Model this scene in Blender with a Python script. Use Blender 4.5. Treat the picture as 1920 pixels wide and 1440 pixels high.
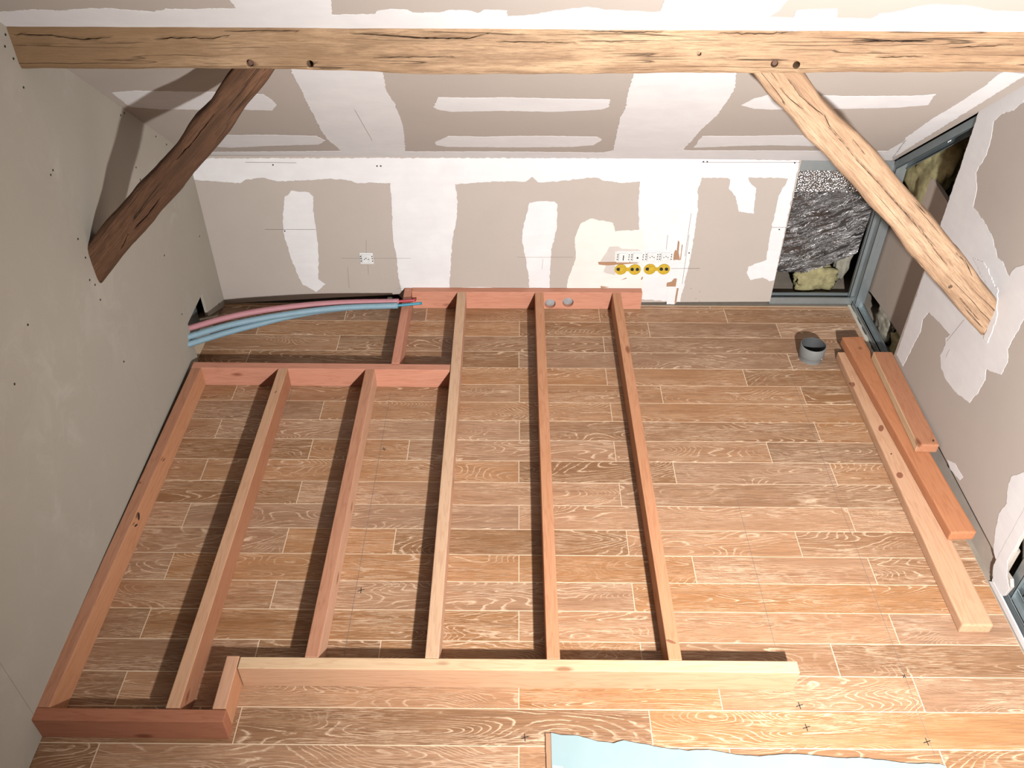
import bpy, bmesh, math, random
from mathutils import Vector, Matrix, noise
for o in list(bpy.data.objects): bpy.data.objects.remove(o)
scn = bpy.context.scene
COL = scn.collection
random.seed(7)

# ------------------------------------------------------------------ camera
FPX = 1644.862
CAM = Vector((-0.02086, -3.59805, 2.48917))
PITCH, YAW, ROLL = 0.692214485, -0.00362544721, 0.00472360705
fwd = Vector((math.sin(YAW)*math.cos(PITCH), math.cos(YAW)*math.cos(PITCH), -math.sin(PITCH)))
r0 = Vector((math.cos(YAW), -math.sin(YAW), 0)); u0 = r0.cross(fwd)
RT = math.cos(ROLL)*r0 + math.sin(ROLL)*u0
UP = -math.sin(ROLL)*r0 + math.cos(ROLL)*u0
cd = bpy.data.cameras.new('camera'); cam = bpy.data.objects.new('camera', cd); COL.objects.link(cam)
cd.sensor_fit = 'HORIZONTAL'; cd.sensor_width = 36; cd.lens = 36*FPX/1920; cd.clip_start = 0.05
m = Matrix.Identity(4)
for i, v in enumerate((RT, UP, -fwd)):
    for j in range(3): m[j][i] = v[j]
m.translation = CAM
cam.matrix_world = m
scn.camera = cam

# ------------------------------------------------------------------ light, world, exposure
w = bpy.data.worlds.new('world'); scn.world = w; w.use_nodes = True
w.node_tree.nodes['Background'].inputs[0].default_value = (0.9, 0.95, 1, 1)
w.node_tree.nodes['Background'].inputs[1].default_value = 0.0
def lamp(name, loc, power, col, radius):
    l = bpy.data.lights.new(name, 'POINT'); l.energy = power; l.color = col; l.shadow_soft_size = radius
    o = bpy.data.objects.new(name, l); COL.objects.link(o); o.location = loc
    return o
# flood work light on a stand beside the viewpoint, aimed at the right half of the room
wl_d = bpy.data.lights.new('work_light', 'SPOT'); wl_d.energy = 610; wl_d.color = (1, .98, .96); wl_d.shadow_soft_size = .045
wl_d.spot_size = math.radians(143); wl_d.spot_blend = 1.0
wl_o = bpy.data.objects.new('work_light', wl_d); COL.objects.link(wl_o); wl_o.location = (0.76, -3.80, 1.80)
wl_o.rotation_euler = (Vector((1.35, -1.25, .80)) - Vector(wl_o.location)).to_track_quat('-Z', 'Y').to_euler()
lamp('fill_light', (0.6, -5.4, 2.6), 0.8, (1, .98, .95), .15)  # weak fill lamp added behind the viewpoint, stands for no known bulb
vs = scn.view_settings
vs.view_transform = 'Standard'; vs.look = 'None'; vs.gamma = 1; vs.use_curve_mapping = False
vs.exposure = 1.0
U = 0.12                                     # width of one floor tile row

# ------------------------------------------------------------------ survey helpers: sight line -> point on a real plane of the room
def hit(u, v, n, d):
    r = RT*((u-960)/FPX) - UP*((v-720)/FPX) + fwd
    n = Vector(n); return CAM + r*((d-CAM.dot(n))/r.dot(n))
def onz(u, v, z=0): return hit(u, v, (0, 0, 1), z)
def onx(u, v, x): return hit(u, v, (1, 0, 0), x)
def ony(u, v, y): return hit(u, v, (0, 1, 0), y)
def lx(y): return -1.468 + (0.02-y)*0.020            # face of the left wall
LN = Vector((1, 0.020, 0)); LD = -1.468 + 0.02*0.020
YB0, YBS = 0.030, 0.008                                 # back wall face y = YB0 + YBS*x
BN = Vector((-YBS, 1, 0)); BD = YB0
XR = 1.650
SK, SZ = 0.813, 0.780                                  # slope: z = SZ + SK*(0.035-y)
SN = Vector((0, SK, 1)); SD = SZ + SK*0.035
def slz(y): return SD - SK*y

# ------------------------------------------------------------------ object helpers
def link(name, me, mats=None, parent=None):
    o = bpy.data.objects.new(name, me); COL.objects.link(o)
    if mats is not None and len(me.materials) == 0:
        for mm in (mats if isinstance(mats, (list, tuple)) else [mats]): me.materials.append(mm)
    if parent: o.parent = parent
    return o
def from_bm(name, bm, mats, parent=None, smooth=False):
    me = bpy.data.meshes.new(name); bm.normal_update(); bm.to_mesh(me); bm.free()
    if smooth:
        for p in me.polygons: p.use_smooth = True
    return link(name, me, mats, parent)
def tag(o, label=None, cat=None, group=None, kind=None):
    if label: o['label'] = label
    if cat: o['category'] = cat
    if group: o['group'] = group
    if kind: o['kind'] = kind
    return o
def empty(name, loc=(0, 0, 0)):
    o = bpy.data.objects.new(name, None); COL.objects.link(o); o.location = loc; o.empty_display_size = .05
    return o
def box_bm(x0, x1, y0, y1, z0, z1, bev=0.0, seg=2, bm=None):
    b = bmesh.new()
    vs_ = [b.verts.new(c) for c in ((x0,y0,z0),(x1,y0,z0),(x1,y1,z0),(x0,y1,z0),(x0,y0,z1),(x1,y0,z1),(x1,y1,z1),(x0,y1,z1))]
    for f in ((0,3,2,1),(4,5,6,7),(0,1,5,4),(1,2,6,5),(2,3,7,6),(3,0,4,7)): b.faces.new([vs_[i] for i in f])
    if bev: bmesh.ops.bevel(b, geom=list(b.edges), offset=bev, segments=seg, affect='EDGES', profile=.6)
    if bm is not None:
        me = bpy.data.meshes.new('t'); b.to_mesh(me); b.free(); bm.from_mesh(me); bpy.data.meshes.remove(me); return bm
    return b
def jag(pts, step, amp, seed, closed=True):
    """subdivide a 2D outline and roughen it"""
    rng = random.Random(seed); out = []
    n = len(pts)
    for i in range(n if closed else n-1):
        a = Vector(pts[i]); b = Vector(pts[(i+1) % n]); L = (b-a).length; k = max(1, int(L/step))
        nn = Vector((-(b-a).y, (b-a).x)).normalized() if L > 0 else Vector((0, 0))
        for j in range(k):
            t = j/k; p = a.lerp(b, t)
            d = amp*(noise.noise(Vector((p.x*45, p.y*45, seed)))*1.4 + noise.noise(Vector((p.x*160, p.y*160, seed)))*.6 + rng.uniform(-.25, .25)) if 0 < j or amp > 0 else 0
            out.append(p + nn*d)
    return out
def plate(name, pts3, normal, thick, mat, parent=None):
    """polygon (3D, on a plane) given depth along normal"""
    bm = bmesh.new(); N = Vector(normal).normalized()
    top = [bm.verts.new(p + N*thick) for p in pts3]; bot = [bm.verts.new(p) for p in pts3]
    ft = bm.faces.new(top); fb = bm.faces.new(list(reversed(bot)))
    ft.normal_update()
    n = len(top)
    for i in range(n): bm.faces.new((top[i], bot[i], bot[(i+1) % n], top[(i+1) % n]))
    bmesh.ops.recalc_face_normals(bm, faces=bm.faces)
    return from_bm(name, bm, mat, parent)

# planes: 2D frame + 3D
class Pl:
    def __init__(s, n, d, e1, sgn):
        s.n = Vector(n); s.d = d; s.N = s.n.normalized()*sgn     # N points into the room
        s.o = s.n*(d/s.n.dot(s.n)); s.e1 = Vector(e1).normalized(); s.e2 = s.N.cross(s.e1)
    def px(s, u, v): p = hit(u, v, s.n, s.d) - s.o; return Vector((p.dot(s.e1), p.dot(s.e2)))
    def to3(s, q, off=0): return s.o + s.e1*q[0] + s.e2*q[1] + s.N*off
    def from3(s, p): p = Vector(p)-s.o; return Vector((p.dot(s.e1), p.dot(s.e2)))
PB = Pl(BN, BD, (1, YBS, 0), -1)
PS = Pl(SN, SD, (1, 0, 0), -1)
PLf = Pl(LN, LD, (0, 0, 1), 1)
PR = Pl((1, 0, 0), XR, (0, 0, 1), -1)
PF = Pl((0, 0, 1), 0, (1, 0, 0), 1)
def patch(pl, pxs, name, mat, parent, seed=1, thick=.0010, amp=.0032, step=.006, off=0):
    q = jag([pl.px(*p) for p in pxs], step, amp, seed)
    return plate(name, [pl.to3(p, off) for p in q], pl.N, thick, mat, parent)
def dot(pl, u, v, r, name, mat, parent, thick=.0015):
    c = pl.px(u, v)
    pts = [pl.to3(c + Vector((math.cos(a), math.sin(a)))*r) for a in [i*math.tau/10 for i in range(10)]]
    return plate(name, pts, pl.N, thick, mat, parent)
def stroke(pl, a, b, wd, name, mat, parent, thick=.0004, off=.0013, world=False):
    if not world: a = pl.px(*a); b = pl.px(*b)
    a = Vector(a); b = Vector(b); n = Vector((-(b-a).y, (b-a).x)).normalized()*wd/2
    return plate(name, [pl.to3(p, off) for p in (a+n, b+n, b-n, a-n)], pl.N, thick, mat, parent)

# ------------------------------------------------------------------ materials
ALB = .63          # overall reflectance of the non-metal surfaces
class NT:
    def __init__(s, name, rough=.6, metal=0, spec=.5):
        s.m = bpy.data.materials.new(name); s.m.use_nodes = True; s.t = s.m.node_tree
        s.b = s.t.nodes['Principled BSDF']; s.b.inputs['Roughness'].default_value = rough
        s.b.inputs['Metallic'].default_value = metal; s.b.inputs['Specular IOR Level'].default_value = spec
    def n(s, typ, **k):
        nd = s.t.nodes.new(typ)
        for a, v in k.items():
            if a == 'ins':
                for i, vv in v.items():
                    if isinstance(vv, bpy.types.NodeSocket): s.t.links.new(vv, nd.inputs[i])
                    else: nd.inputs[i].default_value = vv
            else: setattr(nd, a, v)
        return nd
    def coord(s, scale=(1, 1, 1), rnd=True, loc=None):
        tc = s.n('ShaderNodeTexCoord'); src = tc.outputs['Object']
        if rnd:
            oi = s.n('ShaderNodeObjectInfo')
            mul = s.math('MULTIPLY', oi.outputs['Random'], 37.0)
            cb = s.n('ShaderNodeCombineXYZ', ins={0: mul, 1: mul, 2: mul})
            src = s.n('ShaderNodeVectorMath', operation='ADD', ins={0: src, 1: cb.outputs[0]}).outputs[0]
        mp = s.n('ShaderNodeMapping', ins={0: src}); mp.inputs['Scale'].default_value = scale
        return mp.outputs[0]
    def math(s, op, a, b=0.0, c=0.0, clamp=False):
        nd = s.n('ShaderNodeMath', operation=op, use_clamp=clamp, ins={0: a, 1: b, 2: c}); return nd.outputs[0]
    def noise(s, vec, scale, detail=4, rough=.55, dist=0):
        nd = s.n('ShaderNodeTexNoise', ins={'Vector': vec, 'Scale': scale, 'Detail': detail, 'Roughness': rough, 'Distortion': dist})
        return nd.outputs['Fac']
    def ramp(s, fac, stops, interp='LINEAR'):
        nd = s.n('ShaderNodeValToRGB', ins={0: fac}); cr = nd.color_ramp; cr.interpolation = interp
        while len(cr.elements) < len(stops): cr.elements.new(.5)
        for e, (p, c) in zip(cr.elements, stops):
            e.position = p; e.color = (*c, 1) if isinstance(c, (tuple, list)) else (c, c, c, 1)
        return nd.outputs[0]
    def mix(s, fac, a, b, mode='MIX'):
        nd = s.n('ShaderNodeMix', data_type='RGBA', blend_type=mode)
        for i, v in ((0, fac), (6, a), (7, b)):
            if isinstance(v, bpy.types.NodeSocket): s.t.links.new(v, nd.inputs[i])
            else: nd.inputs[i].default_value = (*v, 1) if isinstance(v, (tuple, list)) else v
        return nd.outputs[2]
    def col(s, c):
        k = 1.0 if s.b.inputs['Metallic'].default_value > .5 else ALB
        if isinstance(c, (tuple, list)): s.b.inputs['Base Color'].default_value = (*(x*k for x in c), 1)
        else: s.t.links.new(s.mix(1.0, c, (k, k, k), 'MULTIPLY'), s.b.inputs['Base Color'])
        return s
    def bump(s, h, strength=.3, dist=.002):
        nd = s.n('ShaderNodeBump', ins={'Height': h, 'Strength': strength, 'Distance': dist}); s.t.links.new(nd.outputs[0], s.b.inputs['Normal']); return s
    def rough(s, h): s.t.links.new(h, s.b.inputs['Roughness']); return s

def plain(name, c, rough=.6, metal=0, var=.12, scale=30, bump=.15, spec=.4):
    t = NT(name, rough, metal, spec); v = t.coord()
    f = t.noise(v, scale, 5, .6)
    t.col(t.mix(f, tuple(x*(1-var) for x in c), tuple(min(1, x*(1+var)) for x in c)))
    if bump: t.bump(f, bump, .001)
    return t.m

def mat_board(name, c, smudge=.0):
    t = NT(name, .85, 0, .2); v = t.coord(rnd=False)
    f = t.noise(v, 260, 3, .6); g = t.noise(v, 4.5, 4, .6)
    c1 = t.mix(f, tuple(x*.95 for x in c), tuple(x*1.05 for x in c))
    c2 = t.mix(t.math('MULTIPLY', t.ramp(g, [(.35, 0.), (.7, 1.)]), .35), c1, tuple(x*.9 for x in c))
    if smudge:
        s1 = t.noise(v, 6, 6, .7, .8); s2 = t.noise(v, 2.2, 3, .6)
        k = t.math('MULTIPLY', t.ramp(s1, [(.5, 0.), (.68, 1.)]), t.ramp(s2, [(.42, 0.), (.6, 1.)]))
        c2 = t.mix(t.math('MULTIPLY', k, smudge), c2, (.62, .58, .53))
    t.col(c2); t.bump(f, .12, .0006); return t.m
M = {}
M['board'] = mat_board('plasterboard_beige', (.52, .455, .405))
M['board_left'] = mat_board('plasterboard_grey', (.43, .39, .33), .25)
M['board_edge'] = plain('plasterboard_core', (.62, .58, .5), .9)
def mat_plaster(name, a, b):
    t = NT(name, .8, 0, .25); v = t.coord(rnd=False)
    g = t.noise(v, 9, 5, .6, .4); st = t.noise(t.coord((3, 3, 14), rnd=False), 3, 3, .6)
    f = t.math('MULTIPLY', g, t.math('ADD', st, .5))
    t.col(t.mix(t.ramp(f, [(.3, 0.), (.7, 1.)]), a, b)); t.bump(t.noise(v, 30, 4), .12, .001); return t.m
M['plaster'] = mat_plaster('joint_compound', (.79, .765, .775), (.85, .835, .835))
M['plaster_cream'] = mat_plaster('patching_plaster_cream', (.80, .765, .71), (.85, .82, .77))
M['plaster_grey'] = mat_plaster('patching_plaster_grey', (.60, .54, .50), (.68, .61, .57))
M['paper'] = plain('torn_brown_paper', (.42, .24, .14), .9)
M['pencil'] = plain('pencil_mark', (.2, .17, .15), .8, bump=0)
M['pencil_soft'] = plain('pencil_mark_faint', (.36, .30, .25), .8, bump=0)
M['ink'] = plain('black_ink', (.012, .012, .015), .7, bump=0)
M['dark'] = plain('dark_gap', (.03, .025, .02), .9)
M['screw'] = plain('black_screw', (.02, .02, .02), .5, .3)
M['grout'] = plain('cream_grout', (.78, .60, .42), .9, var=.06)
M['screed'] = plain('dusty_screed', (.30, .25, .20), .9, var=.3, scale=18, bump=.5)
M['galv'] = plain('galvanised_steel', (.31, .345, .355), .38, .75, .16, 14, .08, .5)
M['galv_dark'] = plain('galvanised_steel_dull', (.18, .22, .235), .5, .6, .2, 14, .08, .5)
M['wool'] = plain('mineral_wool', (.36, .32, .17), .95, 0, .6, 45, 1.0, .1)
M['wool_grey'] = plain('dusty_mineral_wool', (.33, .31, .25), .95, 0, .5, 30, .9, .1)
M['gable'] = plain('rough_brown_render', (.24, .185, .15), .9, 0, .3, 5, .4, .2)
M['old_wood'] = plain('dark_old_timber', (.13, .07, .05), .9, 0, .4, 8, .5, .2)
M['void'] = plain('unlit_void', (.035, .028, .025), .95, 0, .3, 5, .3, .1)  # near-black stands for the darkness of unlit cavities
M['white_plastic'] = plain('white_plastic', (.80, .80, .79), .35, 0, .02, 5, 0)
M['slot'] = plain('black_plastic', (.02, .02, .02), .4, bump=0)
M['yellow'] = plain('yellow_box_plastic', (.60, .40, .03), .45, 0, .4, 120, .1)
M['navy'] = plain('dark_blue_cap', (.01, .03, .055), .4, bump=0)
M['pvc'] = plain('grey_pvc', (.20, .205, .20), .55, 0, .1, 20, .1)
M['pink'] = plain('pink_sleeve', (.50, .225, .25), .6, 0, .12, 40, .2)
M['blue'] = plain('pale_blue_sleeve', (.235, .37, .45), .6, 0, .14, 40, .2)
M['red'] = plain('red_tube', (.42, .03, .05), .4, bump=0)
M['cyan'] = plain('blue_tube', (.03, .25, .36), .4, bump=0)
M['foam'] = plain('yellow_foam', (.62, .42, .17), .9, 0, .15, 30, .5)

def mat_foil():
    t = NT('foil_insulation', .28, .95, .5); v = t.coord((1, 1, 1), rnd=False)
    m0 = t.n('ShaderNodeMapping', ins={0: v}); m0.inputs['Rotation'].default_value = (0, math.radians(28), 0)
    mp = t.n('ShaderNodeMapping', ins={0: m0.outputs[0]}); mp.inputs['Scale'].default_value = (8, 8, 38)
    f = t.noise(mp.outputs[0], 1, 5, .65, .7); g = t.noise(v, 160, 2, .5)
    t.col(t.mix(t.noise(v, 9, 4), (.14, .125, .115), (.30, .30, .31)))
    t.bump(t.math('ADD', t.math('MULTIPLY', t.ramp(f, [(.44, 0.), (.52, 1.), (.60, .1)]), 1.0), t.math('MULTIPLY', g, .15)), .8, .005); return t.m
M['foil'] = mat_foil()
def mat_bubble():
    t = NT('bubble_foil', .22, .95, .5); v = t.coord(rnd=False)
    vo = t.n('ShaderNodeTexVoronoi', ins={'Vector': v, 'Scale': 120.0}); g = t.noise(v, 40, 3)
    t.col(t.mix(g, (.45, .45, .46), (.75, .76, .78))); t.bump(t.math('SUBTRACT', g, vo.outputs['Distance']), 1, .006); return t.m
M['bubble'] = mat_bubble()

def mat_tile():
    """wood-look tile: brown oak with white limed grain, figure runs along local X"""
    t = NT('limed_oak_tile', .5, 0, .25)
    oi = t.n('ShaderNodeObjectInfo'); rn = oi.outputs['Random']
    fr_ = lambda k: t.math('FRACT', t.math('MULTIPLY', rn, k))
    # flowing field whose contour lines make the cathedral figure
    F = t.noise(t.coord((1.7, 9, 1)), 1, 1.0, .4, .25)
    mid = t.noise(t.coord((30, 70, 1)), 1, 2, .6)
    fl = t.math('ADD', F, t.math('MULTIPLY', mid, .016))
    dens = t.math('MULTIPLY_ADD', fr_(7.3), 22, 27)
    fr = t.math('FRACT', t.math('MULTIPLY', fl, dens))
    ln = t.ramp(fr, [(0, 0.), (.34, .0), (.44, 1.), (.50, .75), (.66, 0.)])
    brk = t.ramp(t.noise(t.coord((13, 60, 1)), 1, 3, .7), [(.36, 0.), (.52, 1.)])
    figmask = t.ramp(t.noise(t.coord((2.1, 8, 1)), 1, 1, .5), [(.38, .08), (.56, 1.)])
    lines = t.math('MULTIPLY', t.math('MULTIPLY', ln, brk), figmask)
    pores = t.ramp(t.noise(t.coord((17, 420, 1)), 1, 3, .65), [(.50, 0.), (.60, 1.)])
    whit = t.ramp(t.noise(t.coord((2.6, 13, 1)), 1, 2, .5), [(.40, .12), (.66, 1.)])
    white = t.math('MAXIMUM', t.math('MULTIPLY', lines, .82), t.math('MULTIPLY', t.math('MULTIPLY', pores, whit), .60), clamp=True)
    base = t.mix(t.noise(t.coord((2, 30, 1)), 1, 4, .65), (.26, .118, .052), (.48, .265, .142))
    dark = t.ramp(t.noise(t.coord((9, 260, 1)), 1, 3, .65), [(.3, .66), (.58, 1.)])
    base = t.mix(1.0, base, dark, 'MULTIPLY')
    hs = t.n('ShaderNodeHueSaturation', ins={'Color': base}); hs.inputs['Hue'].default_value = .5
    t.t.links.new(t.math('MULTIPLY_ADD', rn, .46, .84), hs.inputs['Value'])
    t.t.links.new(t.math('MULTIPLY_ADD', fr_(13.7), -.20, 1.08), hs.inputs['Saturation'])
    t.col(t.mix(white, hs.outputs[0], (.86, .64, .45)))
    t.bump(t.math('MULTIPLY', white, -1.0), .18, .0008)
    return t.m
M['tile'] = mat_tile()

def mat_lumber(name, ca, cb, ring=(.9, .86, .8), knots=True):
    t = NT(name, .62, 0, .3); v1 = t.coord((2.2, 26, 26)); v2 = t.coord((14, 190, 190))
    f = t.noise(v1, 1, 3, .55, .3); g = t.noise(v2, 1, 3, .6)
    rings = t.math('SINE', t.math('MULTIPLY', f, 46))
    base = t.mix(t.noise(t.coord((1.4, 7, 7)), 1, 3), ca, cb)
    c = t.mix(t.math('MULTIPLY', t.ramp(rings, [(.35, 0.), (1., 1.)]), .30), base, tuple(x*y for x, y in zip(ca, (.72, .6, .5))))
    c = t.mix(t.math('MULTIPLY', t.ramp(g, [(.35, 1.), (.6, 0.)]), .16), c, tuple(x*.6 for x in ca))
    if knots:
        vo = t.n('ShaderNodeTexVoronoi', ins={'Vector': t.coord((4.2, 11, 11)), 'Scale': 1.0})
        k = t.ramp(vo.outputs['Distance'], [(.07, 1.), (.15, .0)])
        c = t.mix(t.math('MULTIPLY', k, .8), c, tuple(x*y for x, y in zip(ca, (.42, .27, .2))))
    t.col(c); t.bump(g, .12, .0008); return t.m
M['fir_pink'] = mat_lumber('pink_fir', (.60, .255, .165), (.68, .33, .22))
M['fir_red'] = mat_lumber('red_fir', (.38, .140, .075), (.47, .19, .11))
M['fir_orange'] = mat_lumber('orange_fir', (.55, .24, .12), (.66, .345, .19))
M['fir_weath'] = mat_lumber('weathered_fir', (.46, .20, .115), (.60, .31, .19))
M['fir_light'] = mat_lumber('light_tan_fir', (.64, .40, .25), (.74, .50, .33), knots=False)
M['fir_deep'] = mat_lumber('deep_orange_fir', (.50, .19, .085), (.58, .26, .13), knots=False)
M['fir_brown'] = mat_lumber('brown_orange_fir', (.42, .175, .09), (.53, .25, .14))
M['fir_pale'] = mat_lumber('pale_fir', (.70, .47, .28), (.80, .58, .37))
M['fir_tan'] = mat_lumber('tan_fir', (.60, .335, .195), (.70, .43, .27), knots=False)
M['fir_peach'] = mat_lumber('peach_fir', (.63, .34, .21), (.72, .43, .29))

def mat_oak(name, ca, cb, dark, grad=None):
    t = NT(name, .8, 0, .25)
    f = t.noise(t.coord((2.6, 38, 38)), 1, 6, .68, .35); g = t.noise(t.coord((16, 260, 260)), 1, 4, .7)
    pat = t.noise(t.coord((2.2, 9, 9)), 1, 4, .6)
    c = t.mix(t.ramp(pat, [(.35, 0.), (.65, 1.)]), ca, cb)
    c = t.mix(t.math('MULTIPLY', t.ramp(f, [(.46, 0.), (.64, 1.)]), .72), c, dark)
    c = t.mix(t.math('MULTIPLY', t.ramp(g, [(.36, 1.), (.55, 0.)]), .6), c, tuple(x*.8 for x in dark))
    p2 = t.noise(t.coord((1.1, 7, 7)), 1, 5, .65)
    c = t.mix(t.math('MULTIPLY', t.ramp(p2, [(.44, 0.), (.62, 1.)]), .38), c, tuple(x*1.25 for x in dark))
    cr = t.noise(t.coord((.55, 17, 17)), 1, 3, .5, .1)
    ck = t.ramp(t.math('ABSOLUTE', t.math('SUBTRACT', t.math('FRACT', t.math('MULTIPLY', cr, 6)), .5)), [(0, 1.), (.045, 0.)])
    brk = t.ramp(t.noise(t.coord((2, 14, 14)), 1, 2), [(.47, 0.), (.53, 1.)])
    ck = t.math('MULTIPLY', ck, brk)
    c = t.mix(t.math('MULTIPLY', ck, .85), c, tuple(x*.25 for x in dark))
    if grad:        # browner tone towards the first end of the member (along its own length)
        tc = t.n('ShaderNodeTexCoord'); sx = t.n('ShaderNodeSeparateXYZ', ins={0: tc.outputs['Object']})
        u = t.math('ADD', t.math('DIVIDE', sx.outputs[0], grad), t.math('MULTIPLY', t.math('SUBTRACT', pat, .5), .9))
        c = t.mix(t.ramp(u, [(.3, .78), (1., 0.)]), c, t.mix(f, (.17, .095, .045), (.30, .18, .09)))
    t.col(c)
    t.bump(t.math('SUBTRACT', t.math('ADD', t.math('MULTIPLY', f, .6), t.math('MULTIPLY', g, .5)), ck), .8, .005); return t.m
M['oak'] = mat_oak('old_oak', (.40, .25, .145), (.55, .37, .225), (.20, .115, .065), 1.2)
M['oak_pale'] = mat_oak('scrubbed_oak', (.42, .27, .165), (.54, .37, .24), (.25, .145, .085))
M['oak_red'] = mat_oak('reddish_oak', (.13, .058, .03), (.22, .105, .055), (.06, .03, .015))

def mat_blue():
    t = NT('blue_green_board', .7, 0, .25); v = t.coord(rnd=False); g = t.noise(v, 5, 4, .6, .5)
    t.col(t.mix(g, (.27, .395, .42), (.38, .48, .50))); return t.m
M['blueboard'] = mat_blue()

# ================================================================== SETTING
XT1 = 1.642
# ---- floor: grout bed with tiles as children
floor = from_bm('floor', box_bm(-1.62, XT1-.001, -7.2, .028, -.05, -.0004), M['grout'])
from_bm('subfloor', box_bm(-1.62, 2.1, -7.2, .55, -.08, -.004), M['screed'], floor)
tag(floor, 'wood-look tiled floor with cream grout joints', None, kind='structure')
joints_px = {
 0: [(648,590),(799,592),(1124,592),(1361,593)], 1: [(485,613),(974,615),(1217,620),(1460,620)], 2: [(635,640),(1132,643)],
 3: [(469,659),(973,673),(1481,677)], 4: [(1137,705),(1397,708)], 5: [(440,735),(974,735),(1241,741),(1506,741)],
 6: [(604,767),(1146,772)], 7: [(410,802),(974,805),(1533,810)], 8: [(583,840),(766,840),(1153,845),(1442,847)],
 9: [(384,877),(973,885),(1265,886),(1562,886)], 10: [(561,923),(1163,925)], 11: [(350,965),(973,970),(1595,972)],
 12: [(538,1005),(741,1005),(1176,1012),(1497,1018)], 13: [(317,1062),(973,1068),(1302,1068),(1635,1068)],
 14: [(513,1113),(1188,1120)], 15: [(272,1170),(973,1175),(1677,1180)], 16: [(483,1213),(713,1213),(1201,1213),(1567,1240)],
 17: [(228,1287),(973,1310),(1351,1310),(1723,1303)], 18: [(445,1360),(1220,1360)], 19: [(178,1417),(973,1417),(1368,1407),(1765,1417)]}
rng = random.Random(3)
G = .0013
def tile(x0, x1, y0, y1, parent=floor):
    cx, cy = x0, (y0+y1)/2
    zt = rng.uniform(-.0002, .0002)
    bm = box_bm(x0+G-cx, x1-G-cx, y0+G-cy, y1-G-cy, -.008, zt, 0)
    top = [e for e in bm.edges if all(abs(v.co.z-zt) < 1e-6 for v in e.verts)]
    bmesh.ops.bevel(bm, geom=top, offset=.0006, segments=1, affect='EDGES')
    o = from_bm('tile', bm, M['tile'], parent); o.location = (cx, cy, 0); return o
for k in range(-1, 24):
    y1, y0 = -k*U, -(k+1)*U
    if k == -1: y1, y0 = .022, 0.0
    js = sorted(onz(*p).x for p in joints_px.get(k, []))
    if k >= 20: js = [(-.85, .0, .62)[k % 3] , (.4, 1.24, 1.1)[k % 3]]
    if k == -1: js = [-.6, .3, .95]
    xl = -1.478
    if k in (4,): js = [-.84] + js
    xs = [xl] + js + [XT1]
    for a, b in zip(xs, xs[1:]):
        if b-a > .02: tile(a, b, y0, y1)
# ragged adhesive edge along the right side of the tiling (toward the open stud corner)
q = [(XT1-.002, .04)] + [(XT1+.006+rng.uniform(0, .012), y) for y in [(.04-.03*i) for i in range(20)]] + [(XT1-.002, -.53)]
plate('adhesive_edge', [Vector((a, b, -.001)) for a, b in q], (0, 0, 1), .004, M['board_edge'], floor)
# pencil setting-out lines and crosses on the tiles
def fline(x, ya, yb, mat='pencil', wd=.0012): stroke(PF, PF.from3((x, ya, 0)), PF.from3((x, yb, 0)), wd, 'pencil_line', M[mat], floor, .0001, .0004, True)
fline(1.226, -.5, -2.30); fline(.838, -1.28, -1.93); fline(-.565, -.66, -2.0); fline(-1.0, -.63, -.8)
def cross(u, v, s=.012, tilt=.3):
    c = onz(u, v)
    for a in (tilt, tilt+1.35):
        d = Vector((math.cos(a), math.sin(a), 0))*s
        stroke(PF, PF.from3(c-d), PF.from3(c+d), .0024, 'pencil_cross', M['ink'], floor, .0001, .0005, True)
for p in ((677,1107),(984,1383),(1499,1323),(1512,1364),(1738,1391)): cross(*p)
cross(720, 842, .009, 1.9); cross(1695, 1268, .007, 1.0)

# ---- left wall: three plasterboard panels
wl = tag(empty('wall_left', (-1.45, 0, 0)), 'left wall of bare grey plasterboard', kind='structure')
def lpt(y, z): return Vector((lx(y), y, z)) - wl.location
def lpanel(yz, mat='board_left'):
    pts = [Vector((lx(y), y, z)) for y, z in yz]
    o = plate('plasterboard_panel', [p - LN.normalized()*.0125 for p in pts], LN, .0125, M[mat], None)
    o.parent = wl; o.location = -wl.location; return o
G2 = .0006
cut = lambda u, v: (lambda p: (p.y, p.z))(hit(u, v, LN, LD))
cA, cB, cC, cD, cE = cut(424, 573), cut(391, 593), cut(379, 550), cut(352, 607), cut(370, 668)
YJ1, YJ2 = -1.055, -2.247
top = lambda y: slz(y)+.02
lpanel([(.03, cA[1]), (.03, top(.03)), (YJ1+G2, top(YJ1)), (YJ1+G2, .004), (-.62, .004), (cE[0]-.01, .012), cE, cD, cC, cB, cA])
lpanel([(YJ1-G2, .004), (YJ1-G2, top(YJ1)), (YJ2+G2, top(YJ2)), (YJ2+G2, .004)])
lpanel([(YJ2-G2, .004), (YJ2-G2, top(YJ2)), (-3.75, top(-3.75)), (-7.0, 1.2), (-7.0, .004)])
scr = from_bm('backing', box_bm(-1.60, -1.57, -7.1, .5, -.05, 4.1), M['void']); scr.parent = wl; scr.location = -wl.location  # near-black sheet keeps the cavity behind the boards dark
for p in [(10,65),(9,87),(25,110),(44,164),(99,319),(95,328),(233,212),(226,216),(292,256),(312,271),(255,314),(263,337),(146,448),(160,483),(168,525),
          (178,534),(188,562),(308,479),(374,443),(341,589),(232,678),(52,609),(27,720),(410,570)]:
    o = dot(PLf, *p, .0036, 'screw', M['screw'], None, .0012); o.parent = wl; o.location = -wl.location
# cavity seen through the cut-out in the left wall
duct = from_bm('duct_panel', box_bm(-1.545, -1.530, -.60, -.18, .0, .42), M['galv_dark']); tag(duct, 'dark grey duct panel inside the triangular cut-out of left wall', 'duct')
fo = from_bm('foam_block', box_bm(-1.525, -1.484, -.64, -.485, -.0, .055, .006), M['foam']); tag(fo, 'yellow foam block at the bottom of the left wall cut-out', 'foam')

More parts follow.
